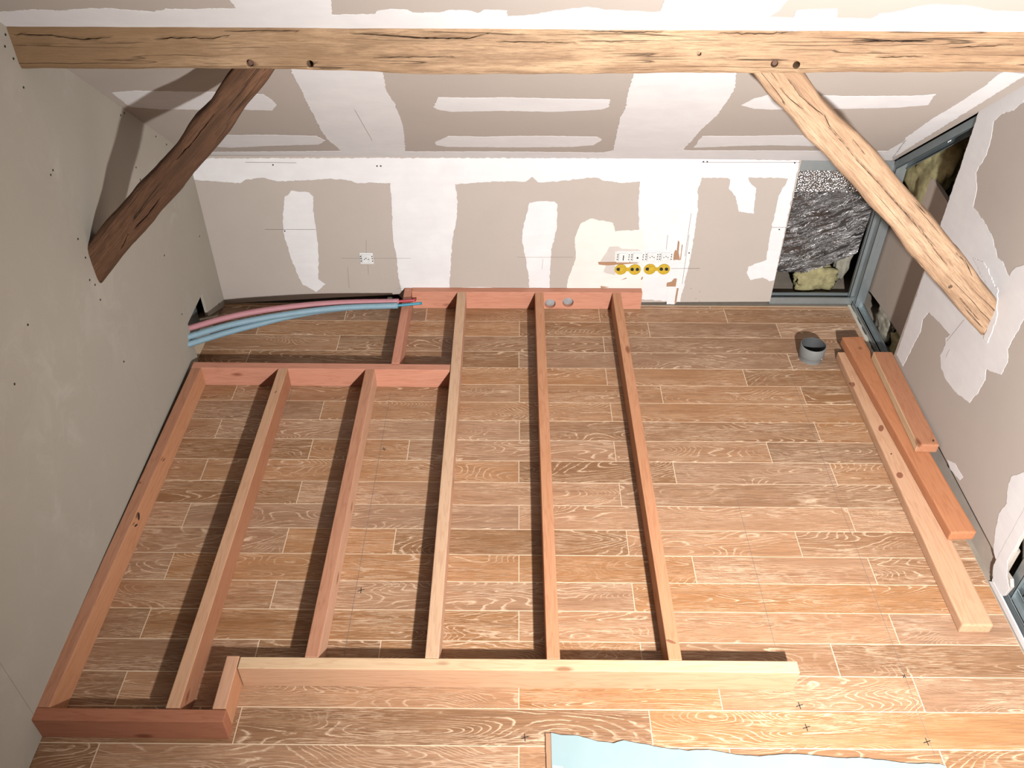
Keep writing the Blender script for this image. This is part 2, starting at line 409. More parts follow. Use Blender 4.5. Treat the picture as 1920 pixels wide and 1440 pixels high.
# ---- back knee wall
wb = tag(empty('wall_back'), 'low back wall of plasterboard with white filler patches', kind='structure')
def bpt(x, z): return Vector((x, YB0+YBS*x, z))
XO = 1.246
prof = [(-1.50, -.002), (-1.47, .0), (-1.2, .017), (-.9, .038), (-.60, .055), (-.56, .004), (XO+.004, .018)]
prof2 = [(-1.50, .788), (XO, .788)]
pts = [bpt(*p) for p in prof] + [bpt(*p) for p in reversed(prof2)]
plate('plasterboard_panel', [p + Vector((0, .0125, 0)) for p in pts], (0, -1, 0), .0125, M['board'], wb)
# ---- slope ceiling
ce = tag(empty('ceiling'), 'sloping plasterboard ceiling with white joint compound', kind='structure')
def spt(x, y): return Vector((x, y, slz(y)))
plate('plasterboard_panel', [p + Vector((0, SK, 1)).normalized()*.0125 for p in (spt(-1.56, .05), spt(1.654, .05), spt(1.654, -3.76), spt(-1.56, -3.76))], -SN, .0125, M['board'], ce)
plate('far_slope', [Vector(p) for p in ((-1.7, -3.76, 3.88), (2.2, -3.76, 3.88), (2.2, -7.2, 1.08), (-1.7, -7.2, 1.08))], (0, -.63, .77), .02, M['gable'], ce)
wn = from_bm('wall_near', box_bm(-1.7, 2.2, -7.2, -7.1, -.05, 1.3), M['gable']); tag(wn, 'low wall behind the viewpoint', kind='structure')

# ---- right wall, with opening by the corner, gap at the floor and a second opening
wr = tag(empty('wall_right'), 'right wall of plasterboard with white filler and open stud corner', kind='structure')
YO = -.531; ZL = .106; YO2 = -1.685; ZO2 = .62
rp = [(YO, ZL), (YO, top(YO)), (-3.75, top(-3.75)), (-7.0, 1.2), (-7.0, .004), (-2.75, .004), (-2.75, ZO2), (-2.1, ZO2+.03), (-1.74, ZO2)]
for i in range(12): rp.append((YO2 + noise.noise(Vector((i*1.7, 3, 1)))*.012, ZO2-.03 - i*(ZO2-.13)/11))
rp += [(-1.735, .108), (-1.754, .090), (-1.744, .03), (-1.70, .008), (-1.655, .03), (-1.64, ZL-.004)]
plate('plasterboard_panel', [Vector((XR, y, z))+Vector((.0125, 0, 0)) for y, z in rp], (-1, 0, 0), .0125, M['board'], wr)
# recessed old base below the board edge
from_bm('recessed_base', box_bm(XR+.013, XR+.05, -1.66, -.54, -.01, .16), plain('dusty_old_base', (.46, .39, .33), .9, 0, .2, 12, .3), wr)
# outer shell behind the openings; eaves and roof sheets coloured near-black for darkness
og = from_bm('wall_outer', box_bm(2.02, 2.08, -3.9, .60, -.05, 2.6), M['gable']); tag(og, 'rough brown gable wall seen through the stud opening', kind='structure')
ob = from_bm('wall_eaves', box_bm(-1.6, 2.1, .52, .58, -.05, 1.0), M['void']); tag(ob, 'eaves sheet coloured near-black for the unlit cavity behind the back wall opening', kind='structure')
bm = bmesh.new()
sl = plate('ceiling_outer', [Vector((x, y, slz(y)+.17)) for x, y in ((-1.6, .6), (2.1, .6), (2.1, -3.9), (-1.6, -3.9))], (0, SK, 1), .03, M['void']); tag(sl, 'roof sheet coloured near-black for the unlit cavity above the stud opening', kind='structure')
bm.free()

# ================================================================== PLASTER PATCHES
P = M['plaster']
def sp(seed, pts, mat=P, **k): return patch(PS, pts, 'filler_patch', mat, ce, seed, **k)
c2 = lambda l, ox, oy=0, s=3: [(a/s+ox, b/s+oy) for a, b in l]
sp(1, [(540,110),(547,135),(560,157),(573,187),(587,213),(600,240),(613,260),(640,283),(520,284),(385,285),(352,290),(352,301),(700,301),(1300,301),(1500,303),(1672,300),(1700,262),(1663,283),(1640,283),(1290,282),(1280,281),
   (1300,260),(1317,240),(1343,217),(1363,190),(1377,167),(1380,143),(1383,110),(1192,110),(1187,143),(1177,173),(1173,203),(1163,220),(1158,240),(1153,267),(1150,282),(1130,286),(920,284),(760,284),(757,247),(750,217),(737,190),(723,167),(718,140),(716,110)])
sp(2, c2([(520,600),(545,548),(700,550),(900,548),(1250,555),(1510,560),(1505,600),(1460,615),(1200,628),(900,622),(620,628),(540,615)], 640))
sp(3, c2([(525,800),(600,765),(800,770),(1000,765),(1180,765),(1440,770),(1465,785),(1420,815),(1300,825),(950,828),(600,825),(535,815)], 640))
sp(4, c2([(630,520),(750,510),(1150,515),(1480,530),(1530,560),(1560,590),(1530,620),(1300,615),(920,615),(730,600)], 0), thick=.0008)
sp(5, c2([(1270,760),(1500,758),(1780,765),(1830,790),(1790,812),(1500,820),(1300,830),(1150,820)], 0))
sp(6, c2([(330,590),(400,555),(500,530),(900,540),(1300,540),(1420,530),(1380,590),(1200,605),(900,610),(500,615),(400,610)], 1280))
sp(7, c2([(60,830),(110,765),(400,765),(640,760),(900,770),(900,825),(500,815),(300,820)], 1280))
sp(8, [(1880,135),(1867,143),(1847,160),(1797,193),(1747,223),(1700,257),(1672,297),(1842,191),(1925,139)])
# above the beam
sp(9, [(-30,75),(-30,20),(0,22),(43,20),(60,17),(110,20),(150,16),(200,15),(260,20),(287,22),(310,17),(367,17),(443,15),(430,0),(400,-60),(622,-60),(622,28),(640,27)] + c2([(180,80),(200,60),(270,50),(370,55),(400,72),(550,70),(600,55),(700,55),(760,72),(800,55),(930,60),(935,92),(1060,85),(1200,60),(1380,40),(1500,55),(1750,68),(1800,60),(1815,0)], 640)
   + [(1250,-60),(1490,-60)] + c2([(590,0),(540,60),(480,95),(620,100),(640,60),(700,50),(870,50),(870,100),(1060,105),(1100,80),(1230,60),(1320,35),(1400,25),(1600,30),(1750,60),(1920,65)], 1280) + [(2050,20),(2050,75)])
# back wall
def bp(seed, pts, mat=P, **k): return patch(PB, pts, 'filler_patch', mat, wb, seed, **k)
bp(11, [(357,297),(362,337),(450,343),(460,337),(493,333),(520,340),(567,338),(640,335),(673,343),(732,343),(735,400),(737,450),(743,480),(747,517),(753,545),(842,545),(843,533),(847,467),(850,440),(857,407),(857,367),(853,345),(930,340),(987,340),(997,332),(1010,342),(1040,340),(1120,332),(1130,338),(1167,343),(1200,340),
   (1197,383),(1198,430),(1190,470),(1190,560),(1275,566),(1283,533),(1293,490),(1303,433),(1308,393),(1308,353),(1317,333),(1363,333),(1370,337),(1367,353),(1380,370),(1385,397),(1413,400),(1418,353),(1403,340),(1403,333),(1460,333),(1478,335),(1460,367),(1453,400),(1443,443),(1437,487),(1403,500),(1400,513),(1407,525),(1430,520),(1443,527),(1452,525),(1499,301),(1300,297),(700,296)])
bp(12, [(533,370),(547,358),(580,360),(588,370),(587,393),(593,433),(597,467),(597,523),(610,533),(593,547),(567,533),(547,487),(533,443),(530,417)])
bp(13, [(987,400),(993,380),(1010,377),(1040,378),(1045,383),(1044,427),(1037,457),(1033,467),(1030,545),(993,545),(990,510),(982,467),(979,450),(980,430)])
bp(14, [(1087,420),(1107,410),(1150,417),(1153,433),(1207,430),(1207,558),(1063,545),(1063,530),(1070,510),(1080,483),(1077,450)], M['plaster_cream'], off=.0003)
bp(15, [(850,546),(850,540),(900,538),(950,541),(1000,539),(1062,541),(1062,548)], amp=.001)
bp(16, c2([(340,180),(480,175),(530,210),(760,215),(820,240),(430,250),(420,400),(780,400),(780,430),(430,440),(430,600),(300,580),(250,560),(290,450),(180,440),(240,340),(300,260)], 1100, 440, 8), M['plaster_grey'], off=.0013, thick=.0006, amp=.001)
bp(17, c2([(1205,800),(1345,800),(1335,880),(1315,900),(1325,960),(1318,1040),(1197,1040)], 1100, 440, 8), off=.0013, amp=.0008)
for i, l in enumerate([[(170,405),(770,400),(760,425),(300,458),(180,445)], [(1295,380),(1310,270),(1330,220),(1350,240),(1370,80),(1392,110),(1380,260),(1398,380),(1350,372)],
          [(1400,370),(1428,140),(1440,150),(1412,380)], [(1195,775),(1203,720),(1270,700),(1310,655),(1352,655),(1335,775)], [(210,765),(335,787),(210,800)], [(1318,1000),(1352,800),(1378,800),(1342,1030),(1322,1030)],
          [(515,678),(595,640),(597,655)], [(812,665),(830,628),(845,632),(828,678)]]):
    patch(PB, c2(l, 1100, 440, 8), 'torn_paper', M['paper'], wb, 30+i, .0004, .0006, .01, .0020)
# pencil lines on the back wall
for a, b in [((460,304),(556,305)),((497,430),(592,430)),((1315,304),(1500,304)),((1448,426),(1475,426)),((1258,503),(1312,503)),((1292,440),(1279,532)),((1252,440),(1249,468)),((1296,400),(1284,480))]:
    stroke(PB, a, b, .0016, 'pencil_line', M['pencil'], wb)
for a, b in [((640,484),(770,484)),((687,450),(687,474)),((690,496),(691,515)),((745,540),(755,540)),((970,482),(1075,482)),((1018,485),(1016,505)),((652,500),(655,540))]:
    stroke(PB, a, b, .0012, 'pencil_line', M['pencil_soft'], wb)
for p in [(512,309),(534,433),(1319,303),(1326,303),(1490,305),(1461,430),(707,311),(714,311),(1292,474)]: dot(PB, *p, .0035, 'screw', M['screw'], wb, .0022)
for p in [(1296,541),(1305,560),(1311,565),(1312,547)]: dot(PB, *p, .003, 'stain', M['pencil_soft'], wb, .0004)
stroke(PS, (665,205), (698,263), .0016, 'pencil_line', M['pencil_soft'], ce)
# right wall
def rpch(seed, pts, mat=P, **k): return patch(PR, pts, 'filler_patch', mat, wr, seed, **k)
rpch(21, [(1842,192),(1880,165),(1930,132),(1920,190),(1900,207),(1880,213),(1863,227),(1860,253),(1850,290),(1830,323),(1832,357),(1825,387),(1847,417),(1862,447),(1870,483),(1880,490),(1892,520),(1897,510),(1907,500),(1930,497),(1925,590),(1903,630),(1890,653),(1890,677),(1877,703),(1850,693),(1847,713),(1833,737),(1818,755),(1793,737),(1773,710),(1765,690),(1763,667),(1773,647),(1773,633),(1782,627),(1742,585),(1730,600),(1727,620),(1710,653),(1693,687),(1681,665)])
rpch(22, [(1896,895),(1890,912),(1888,943),(1873,964),(1869,985),(1865,1006),(1863,1033),(1872,1060),(1935,940),(1980,860),(1990,800),(1930,880)])
rpch(23, [(1962,880),(1863,1060),(1861,1100),(1874,1112),(1884,1118),(1893,1103),(1889,1080),(1890,1052),(1912,1012),(1962,925)], thick=.0012, off=.0006)
rpch(26, [(1826,484),(1846,492),(1872,545),(1870,600),(1853,642),(1845,636),(1860,592),(1861,556)], thick=.003, amp=.005)
rpch(25, [(1782,880),(1776,862),(1790,868),(1806,895),(1800,900)], amp=.0015)
stroke(PR, (1776,640), (1808,600), .0012, 'pencil_line', M['pencil_soft'], wr)
stroke(PR, (1781,655), (1774,670), .0012, 'pencil_line', M['pencil_soft'], wr)
# white plaster foot below the second opening
q = [(y, .0) for y in (-1.66, -3.0)] + [(-3.0 + i*.06, .022+.008*noise.noise(Vector((i*.9, 0, 5)))) for i in range(23)]
plate('plaster_foot', [Vector((XR+.003, y, z)) for y, z in q], (-1, 0, 0), .006, P, wr)

# ================================================================== OAK BEAM AND BRACES
def loft(name, secs, mat, parent=None, amp=.004, n=28, sq=5.0, seed=1, fr=9, axis=None):
    """secs: list of (centre, half-vector a, half-vector b); superellipse rings. origin at first centre, local X along the member"""
    a0, a1 = secs[0][0], secs[-1][0]; X = (a1-a0).normalized(); Yv = Vector((0, 1, 0)); Z = X.cross(Yv).normalized(); Yv = Z.cross(X)
    Mx = Matrix((X, Yv, Z)).transposed().to_4x4(); Mx.translation = a0; inv = Mx.inverted()
    bm = bmesh.new(); rings = []
    for c, ha, hb in secs:
        ring = []
        for i in range(n):
            t = math.tau*i/n; ct, st = math.cos(t), math.sin(t)
            k = (abs(ct)**sq + abs(st)**sq)**(-1/sq)
            p = c + ha*(ct*k) + hb*(st*k)
            d = noise.noise(Vector(p)*fr + Vector((seed, 0, 0)))*amp + noise.noise(Vector(p)*fr*4 + Vector((0, seed, 0)))*amp*.35
            p = p + (p-c).normalized()*d
            ring.append(bm.verts.new(inv @ p))
        rings.append(ring)
    for r1, r2 in zip(rings, rings[1:]):
        for i in range(n): bm.faces.new((r1[i], r1[(i+1) % n], r2[(i+1) % n], r2[i]))
    bm.faces.new(list(reversed(rings[0]))); bm.faces.new(rings[-1])
    bmesh.ops.recalc_face_normals(bm, faces=bm.faces)
    o = from_bm(name, bm, mat, parent, True); o.matrix_world = Mx; return o
def interp(tab, x):
    if x <= tab[0][0]: return tab[0][1]
    for (a, va), (b, vb) in zip(tab, tab[1:]):
        if x <= b: return va + (vb-va)*(x-a)/(b-a)
    return tab[-1][1]
YF = -1.088
botp = [(p.x, p.z) for p in (ony(u, v, YF) for u, v in [(40,132),(300,132),(500,133),(640,136),(760,142),(830,143.5),(1000,143),(1200,141),(1400,141),(1500,140.5),(1640,139),(1920,139)])]
topp = [(p.x, p.z) for p in (ony(u, v, YF) for u, v in [(14,42),(300,41),(600,43),(900,41),(1280,41),(1600,42),(1700,47),(1780,47),(1920,47)])]
secs = []; nseg = 150
for i in range(nseg+1):
    x = -1.535 + i*(1.72+1.535)/nseg; zb = interp(botp, x); zt = interp(topp, x)
    secs.append((Vector((x, YF+.072, (zb+zt)/2)), Vector((0, .072, 0)), Vector((0, 0, (zt-zb)/2+.001))))
beam = loft('oak_beam', secs, M['oak'], None, .0032, 40, 9.0, 3)
tag(beam, 'long old oak beam with peg holes running across the sloping ceiling', 'beam')
# peg holes drilled in the beam
def holes(o, pts, axis, rad, depth):
    """pts in world; boolean difference with short cylinders, evaluated once"""
    bm = bmesh.new()
    for c in pts:
        b = bmesh.new(); bmesh.ops.create_cone(b, cap_ends=True, segments=18, radius1=rad, radius2=rad, depth=depth)
        b.transform(Matrix.Translation(c) @ Vector((0, 0, 1)).rotation_difference(Vector(axis)).to_matrix().to_4x4())
        me = bpy.data.meshes.new('t'); b.to_mesh(me); b.free(); bm.from_mesh(me); bpy.data.meshes.remove(me)
    cu = from_bm('cutter', bm, None)
    md = o.modifiers.new('holes', 'BOOLEAN'); md.object = cu; md.operation = 'DIFFERENCE'; md.solver = 'EXACT'
    bpy.context.view_layer.update()
    dg = bpy.context.evaluated_depsgraph_get(); me = bpy.data.meshes.new_from_object(o.evaluated_get(dg))
    o.modifiers.clear(); o.data = me; bpy.data.objects.remove(cu)
holes(beam, [ony(u, v, YF) for u, v in ((468,119),(581,120),(1452,119.5),(1493,121.5))], (0, 1, 0), .0105, .09)
holes(beam, [ony(u, v, YF) for u, v in ((1311,101),)], (0, 1, 0), .006, .02)
for (u, v) in ((468,119),(1452,119.5)):
    c = ony(u, v, YF)
    b = bmesh.new(); bmesh.ops.create_cone(b, cap_ends=True, segments=14, radius1=.0085, radius2=.0075, depth=.03)
    b.transform(Matrix.Rotation(math.pi/2, 4, 'X'))
    pg = from_bm('peg', b, M['old_wood'], beam); pg.matrix_parent_inverse = beam.matrix_world.inverted(); pg.location = c + Vector((.002, .020, .001)); pg['label'] = 'dark broken wooden peg'

def cracks(o, lines, y, depth=.03):
    bm = bmesh.new()
    for ln_, wd in lines:
        P3 = [ony(u, v, y) for u, v in ln_]; Q_ = []
        for a, b in zip(P3, P3[1:]):
            k = max(1, int((b-a).length/.012))
            Q_ += [a.lerp(b, i/k) + Vector((0, 0, .0035*noise.noise(Vector((a.x*9+i*.7, wd*900, 3)))*(1 if i else 0))) for i in range(k)]
        Q_.append(P3[-1]); n = len(Q_); up_, dn = [], []
        for i, c in enumerate(Q_):
            t = (Q_[min(i+1, n-1)]-Q_[max(i-1, 0)]).normalized(); nn = Vector((-t.z, 0, t.x)); s_ = i/(n-1)
            w_ = wd*(.12 + min(1, 5*s_, 5*(1-s_)))*(.7+.5*noise.noise(Vector((i*.8, wd*500, 1))))/2
            up_.append(c+nn*w_); dn.append(c-nn*w_)
        f_ = [[bm.verts.new(p + Vector((0, dy, 0))) for p in row] for row in (up_, dn) for dy in (-.03, depth)]
        uf, ub, df, db = f_
        for i in range(n-1):
            for A_, B_ in ((uf, ub), (ub, db), (db, df), (df, uf)): bm.faces.new((A_[i], A_[i+1], B_[i+1], B_[i]))
        bm.faces.new((uf[0], ub[0], db[0], df[0])); bm.faces.new((uf[-1], df[-1], db[-1], ub[-1]))
    bmesh.ops.recalc_face_normals(bm, faces=bm.faces)
    cu = from_bm('cutter', bm, None)
    md = o.modifiers.new('cracks', 'BOOLEAN'); md.object = cu; md.operation = 'DIFFERENCE'; md.solver = 'EXACT'
    bpy.context.view_layer.update()
    dg = bpy.context.evaluated_depsgraph_get(); me = bpy.data.meshes.new_from_object(o.evaluated_get(dg))
    if len(me.polygons) > 200: o.modifiers.clear(); o.data = me
    else: o.modifiers.clear()
    bpy.data.objects.remove(cu)
cracks(beam, [([(22,65),(90,66),(150,74),(205,70)], .0034), ([(285,74),(340,71),(400,72),(430,66)], .003), ([(420,59),(500,57),(560,58)], .0024), ([(655,63),(720,66),(790,71),(880,72),(915,62)], .0045),
    ([(930,78),(1010,79),(1080,81)], .0026), ([(1090,57),(1180,61),(1240,60)], .0028), ([(1350,62),(1440,64),(1520,55),(1640,52)], .0032), ([(1600,76),(1690,78),(1750,76)], .0026), ([(700,108),(790,107),(850,106)], .0022), ([(1640,108),(1730,106)], .0026), ([(1780,90),(1900,84)], .0024)], YF)
def brace(name, left, right, yf, depth, mat, seed, label):
    """outline pairs give both edges of the front face"""
    L = [ony(u, v, yf) for u, v in left]; R_ = [ony(u, v, yf) for u, v in right]
    def resample(P_, n):
        ds = [0]
        for a, b in zip(P_, P_[1:]): ds.append(ds[-1]+(b-a).length)
        out = []
        for i in range(n):
            d = ds[-1]*i/(n-1); k = max(j for j in range(len(ds)) if ds[j] <= d+1e-9); k = min(k, len(P_)-2)
            out.append(P_[k].lerp(P_[k+1], (d-ds[k])/(ds[k+1]-ds[k])))
        return out
    n = 60; L = resample(L, n); R_ = resample(R_, n); secs = []
    for a, b in zip(L, R_):
        c = (a+b)/2 + Vector((0, depth/2, 0)); secs.append((c, (b-a)/2, Vector((0, depth/2, 0))))
    # carry both ends on, into the beam and the wall
    s0, s1 = secs[0], secs[-1]
    secs.insert(0, (s0[0] + (secs[0][0]-secs[3][0]).normalized()*.03, s0[1], s0[2]))
    e = (secs[-1][0]-secs[-6][0]).normalized(); secs.append((s1[0]+e*.05, s1[1], s1[2])); secs.append((s1[0]+e*.10, s1[1], s1[2]))
    o = loft(name, secs, mat, None, .004, 32, 5.0, seed); tag(o, label, 'brace'); return o
brace('oak_brace', [(432,133),(407,167),(387,200),(357,230),(333,267),(313,293),(283,327),(250,357),(227,387),(187,430),(170,452)],
      [(515,133),(490,167),(457,207),(427,253),(393,293),(363,327),(333,367),(300,400),(267,440),(240,470),(190,534)], YF+.012, .10, M['oak_red'], 5,
      'crooked dark reddish oak brace running from the beam down to the left wall')
brace('oak_brace', c2([(400,430),(480,540),(600,660),(700,790),(800,880),(900,990),(1000,1090),(1080,1190),(1180,1290),(1280,1440)], 1280) + c2([(1300,260),(1400,370),(1500,480),(1600,600),(1690,700)], 1280, 400),
      c2([(700,430),(790,560),(900,680),(1000,765),(1120,890),(1200,990),(1310,1120),(1420,1240),(1560,1420)], 1280) + c2([(1580,240),(1660,340),(1770,490)], 1280, 400), YF+.012, .085, M['oak_pale'], 9,
      'pale cracked oak brace running from the beam down to the right wall')
_b = [o for o in COL.objects if o.name.startswith('oak_brace')][-1]
cracks(_b, [([(1478,150),(1500,180),(1530,206),(1546,218),(1556,240),(1585,272),(1612,305),(1650,345),(1690,390),(1722,425),(1752,468),(1776,498)], .0046), ([(1463,165),(1480,185),(1505,205)], .0024),
    ([(1793,476),(1812,492),(1824,520)], .003), ([(1600,262),(1622,290)], .002), ([(1700,470),(1735,505)], .002), ([(1800,560),(1835,600)], .0022)], YF+.012, .02)
_l = [o for o in COL.objects if o.name.startswith('oak_brace')][0]
cracks(_l, [([(250,430),(275,405),(300,372)], .003), ([(330,300),(365,262),(400,215)], .0026), ([(225,470),(240,440)], .002)], YF+.012, .02)
holes(_b, [ony(1782, 538, YF+.012)], (0, 1, 0), .007, .03)

# ================================================================== TIMBER FRAME ON THE FLOOR
fr = empty('timber_frame', (-1.0, -1.2, 0))
tag(fr, 'stepped open frame of pink and pale fir timbers lying on the tiled floor', 'frame')
H = .098
def lumber(name, p0, p1, wd, z0, z1, mat, parent=None, label=None, bev=.003, side=None):
    a = Vector((p0[0], p0[1], 0)); b = Vector((p1[0], p1[1], 0)); d = b-a; L = d.length
    bm = box_bm(0, L, -wd/2, wd/2, z0, z1, bev, 2)
    o = from_bm(name, bm, M[mat] if isinstance(mat, str) else mat, parent)
    o.rotation_euler = (0, 0, math.atan2(d.y, d.x)); o.location = a - (parent.location if parent else Vector())
    if label: o['label'] = label
    if side:        # the side faces take a second wood tone, the top keeps the first
        o.data.materials.append(M[side])
        for f in o.data.polygons:
            if abs(f.normal.z) < .6: f.material_index = 1
    return o
T = .042
lumber('side_rail', (-1.409, -2.222), (-1.409, -.617), .043, 0, H, 'fir_weath', fr, 'weathered orange timber against the left wall', side='fir_orange')
lumber('front_rail', (-1.432, -2.244), (-.862, -2.246), .040, 0, H, 'fir_red', fr, 'dark red-brown timber at the lowest corner')
lumber('corner_block', (-.886, -2.223), (-.888, -2.045), .040, 0, H, 'fir_peach', fr, side='fir_orange')
lumber('front_rail', (-.865, -2.069), (.860, -2.069), .041, 0, H, 'fir_pale', fr, 'pale cream timber along the front', side='fir_tan')
lumber('joist', (-1.023, -2.222), (-1.030, -.617), T, 0, H, 'fir_tan', fr, side='fir_brown')
lumber('joist', (-.645, -2.048), (-.650, -.617), T, 0, H, 'fir_weath', fr, side='fir_peach')
lumber('joist', (-.271, -2.048), (-.282, -.012), .043, 0, H, 'fir_light', fr, 'tan pale joist in the middle', side='fir_peach')
lumber('joist', (.106, -2.048), (.097, -.012), .042, 0, H, 'fir_orange', fr)
lumber('joist', (.484, -2.048), (.475, -.012), .042, 0, H, 'fir_orange', fr)
lumber('cross_rail', (-1.432, -.597), (-.303, -.602), .041, 0, H, 'fir_pink', fr)
lumber('short_joist', (-.545, -.577), (-.546, .022), .036, 0, H, 'fir_pink', fr)
bk = lumber('back_rail', (-.527, .007), (.602, .012), .041, 0, H, 'fir_pink', fr, 'rose coloured timber against the back wall with two round holes')
holes(bk, [p for p in (ony(1031.5, 570, -.012), ony(1065, 567.5, -.012))], (0, 1, 0), .0270, .12)
for p in (ony(1031.5, 570, -.012), ony(1065, 567.5, -.012)):
    b = bmesh.new(); bmesh.ops.create_uvsphere(b, u_segments=16, v_segments=8, radius=.027)
    for v in b.verts: v.co = Vector((v.co.x*.99, v.co.y*.35, v.co.z*.99)) + Vector((0, .004*noise.noise(v.co*60), 0))
    pf = from_bm('hole_filling', b, plain('grey_filling', (.36, .36, .36), .8, 0, .3, 60, .5), fr, True); pf.location = Vector((p.x, .014, p.z-.004)) - fr.location; pf['label'] = 'grey filling inside the drilled hole'

# ================================================================== LOOSE TIMBERS ON THE RIGHT
def flat(name, p0, p1, wd, z0, z1, mat, label, grp='loose timbers by the right wall', tilt=0):
    o = lumber(name, p0, p1, wd, z0, z1, mat, None, None, .006); tag(o, label, 'timber', grp)
    if tilt:        # pale sapwood along the left edge
        o.data.materials.append(M['fir_pale'])
        for f in o.data.polygons:
            if f.normal.y > .8: f.material_index = 1
    return o
flat('loose_timber', (1.510, -1.873), (1.510, -.398), .104, 0, .042, 'fir_tan', 'long tan timber with round knots lying flat, lowest and leftmost of the three')
flat('loose_timber', (1.590, -1.512), (1.532, -.338), .094, .043, .085, 'fir_deep', 'orange timber resting on the tan one, between it and the right wall')
flat('loose_timber', (1.598, -1.104), (1.608, -.506), .084, .086, .128, 'fir_brown', 'short thick orange timber with pale side, topmost of the pile', tilt=1)

def knot(u, v, z, a, b, ang, parent, mat='knot'):
    c = onz(u, v, z+.0004)
    pts = [Vector((c.x + math.cos(t)*math.cos(ang)*a - math.sin(t)*math.sin(ang)*b, c.y + math.cos(t)*math.sin(ang)*a + math.sin(t)*math.cos(ang)*b, z-.0005)) for t in [i*math.tau/14 for i in range(14)]]
    bpy.context.view_layer.update()
    inv = parent.matrix_world.inverted()
    return plate('knot', [inv @ p for p in pts], (0, 0, 1), .0012, M[mat], parent)
M['knot'] = plain('red_brown_knot', (.30, .12, .065), .6, 0, .35, 120, .3)
M['knot_dark'] = plain('dark_knot', (.07, .03, .02), .8, 0, .3, 120, .5)
lt = [o for o in COL.objects if o.name.startswith('loose_timber')]
for u, v, k_, a, b, mm in [(1599,721,0,.016,.009,'knot'),(1652,803,0,.021,.010,'knot'),(1687,891,0,.017,.012,'knot'),(1671,851,0,.004,.003,'knot_dark'),(1613,653,1,.010,.008,'knot'),(1750,826,2,.007,.004,'knot_dark')]:
    knot(u, v, (.042, .085, .128)[k_], a, b, 1.1, lt[k_], mm)
for u, v, a, b, an, mm in [(260,968,.020,.004,1.9,'knot_dark'),(255,985,.007,.004,1.2,'knot_dark'),(262,905,.007,.005,0,'knot'),(307,862,.010,.003,1.4,'knot'),(1258,1203,.016,.005,-.4,'knot'),(517,735,.007,.003,1,'knot')]:
    c = onz(u, v, H)
    tgt = min((o for o in fr.children if o.name.split('.')[0] in ('joist', 'side_rail')), key=lambda o: abs(o.location.x + fr.location.x - c.x))
    knot(u, v, H, a, b, an, tgt, mm)

# ================================================================== PIPE COLLAR
pc = empty('drain_pipe', (1.344, -.392, 0)); tag(pc, 'short grey plastic drain pipe standing up through the tiles', 'pipe')
def lathe(name, prof, mat, parent, n=40):
    bm = bmesh.new(); rings = []
    for r, z in prof: rings.append([bm.verts.new((r*math.cos(math.tau*i/n), r*math.sin(math.tau*i/n), z)) for i in range(n)])
    for a, b in zip(rings, rings[1:]):
        for i in range(n): bm.faces.new((a[i], a[(i+1) % n], b[(i+1) % n], b[i]))
    bmesh.ops.recalc_face_normals(bm, faces=bm.faces)
    o = from_bm(name, bm, mat, parent, True); return o
lathe('pipe_wall', [(.0525, 0), (.053, .022), (.0555, .025), (.057, .028), (.057, .076), (.0562, .0775), (.0538, .0775)], M['pvc'], pc)
lathe('pipe_shaded_wall', [(.0538, .0775), (.053, .074), (.052, .040), (.0515, .002)], plain('pvc_shade_inside', (.075, .08, .08), .6), pc)  # inner wall of the same pipe, coloured darker for the shade inside
lathe('pipe_depth_dark', [(.0001, .0035), (.0505, .0035)], M['void'], pc, 24)  # near-black disc stands for the unlit depth of the pipe
for a in (3.6, 5.5, 5.0): 
    b = bmesh.new(); bmesh.ops.create_icosphere(b, subdivisions=1, radius=.003); o = from_bm('plaster_speck', b, M['plaster'], pc); o.location = (.054*math.cos(a), .054*math.sin(a), .02+.01*(a % 1.3))

# ================================================================== SLEEVED PIPES
def tube(name, pts, r, mat, parent=None, rib=0, n=12, sub=8, cap=True):
    # catmull-rom
    P_ = [2*pts[0]-pts[1]] + list(pts) + [2*pts[-1]-pts[-2]]; C_ = []
    for i in range(1, len(P_)-2):
        for j in range(sub):
            t = j/sub; a, b, c, d = P_[i-1:i+3]
            C_.append(.5*((2*b)+(c-a)*t+(2*a-5*b+4*c-d)*t*t+(3*b-a-3*c+d)*t**3))
    C_.append(P_[-2]); bm = bmesh.new(); rings = []
    for i, c in enumerate(C_):
        tg = (C_[min(i+1, len(C_)-1)]-C_[max(i-1, 0)]).normalized(); s = tg.cross(Vector((0, 0, 1))).normalized(); u = s.cross(tg)
        rr = r*(1+(rib if i % 2 else 0))
        rings.append([bm.verts.new(c + (s*math.cos(math.tau*k/n)+u*math.sin(math.tau*k/n))*rr) for k in range(n)])
    for a, b in zip(rings, rings[1:]):
        for i in range(n): bm.faces.new((a[i], a[(i+1) % n], b[(i+1) % n], b[i]))
    if cap: bm.faces.new(list(reversed(rings[0]))); bm.faces.new(rings[-1])
    bmesh.ops.recalc_face_normals(bm, faces=bm.faces)
    return from_bm(name, bm, mat, parent, True)
def path(l): return [onz(u, v, z) for u, v, z in l]
pk = path([(360,614,.175),(420,597,.160),(480,584.5,.148),(540,576,.138),(600,570,.132),(660,567,.126),(748,565.5,.120)])
pk = [pk[0] + (pk[0]-pk[1]).normalized()*.06] + pk
b1 = path([(362,629,.172),(420,612,.157),(480,599,.145),(540,589,.135),(600,581,.128),(660,576,.122),(746,573,.117)])
b1 = [b1[0] + (b1[0]-b1[1]).normalized()*.06] + b1
b2 = path([(358,644,.148),(420,625,.130),(480,609,.116),(540,594,.108),(600,583,.102),(650,577,.098)])
b2 = [b2[0] + (b2[0]-b2[1]).normalized()*.06] + b2
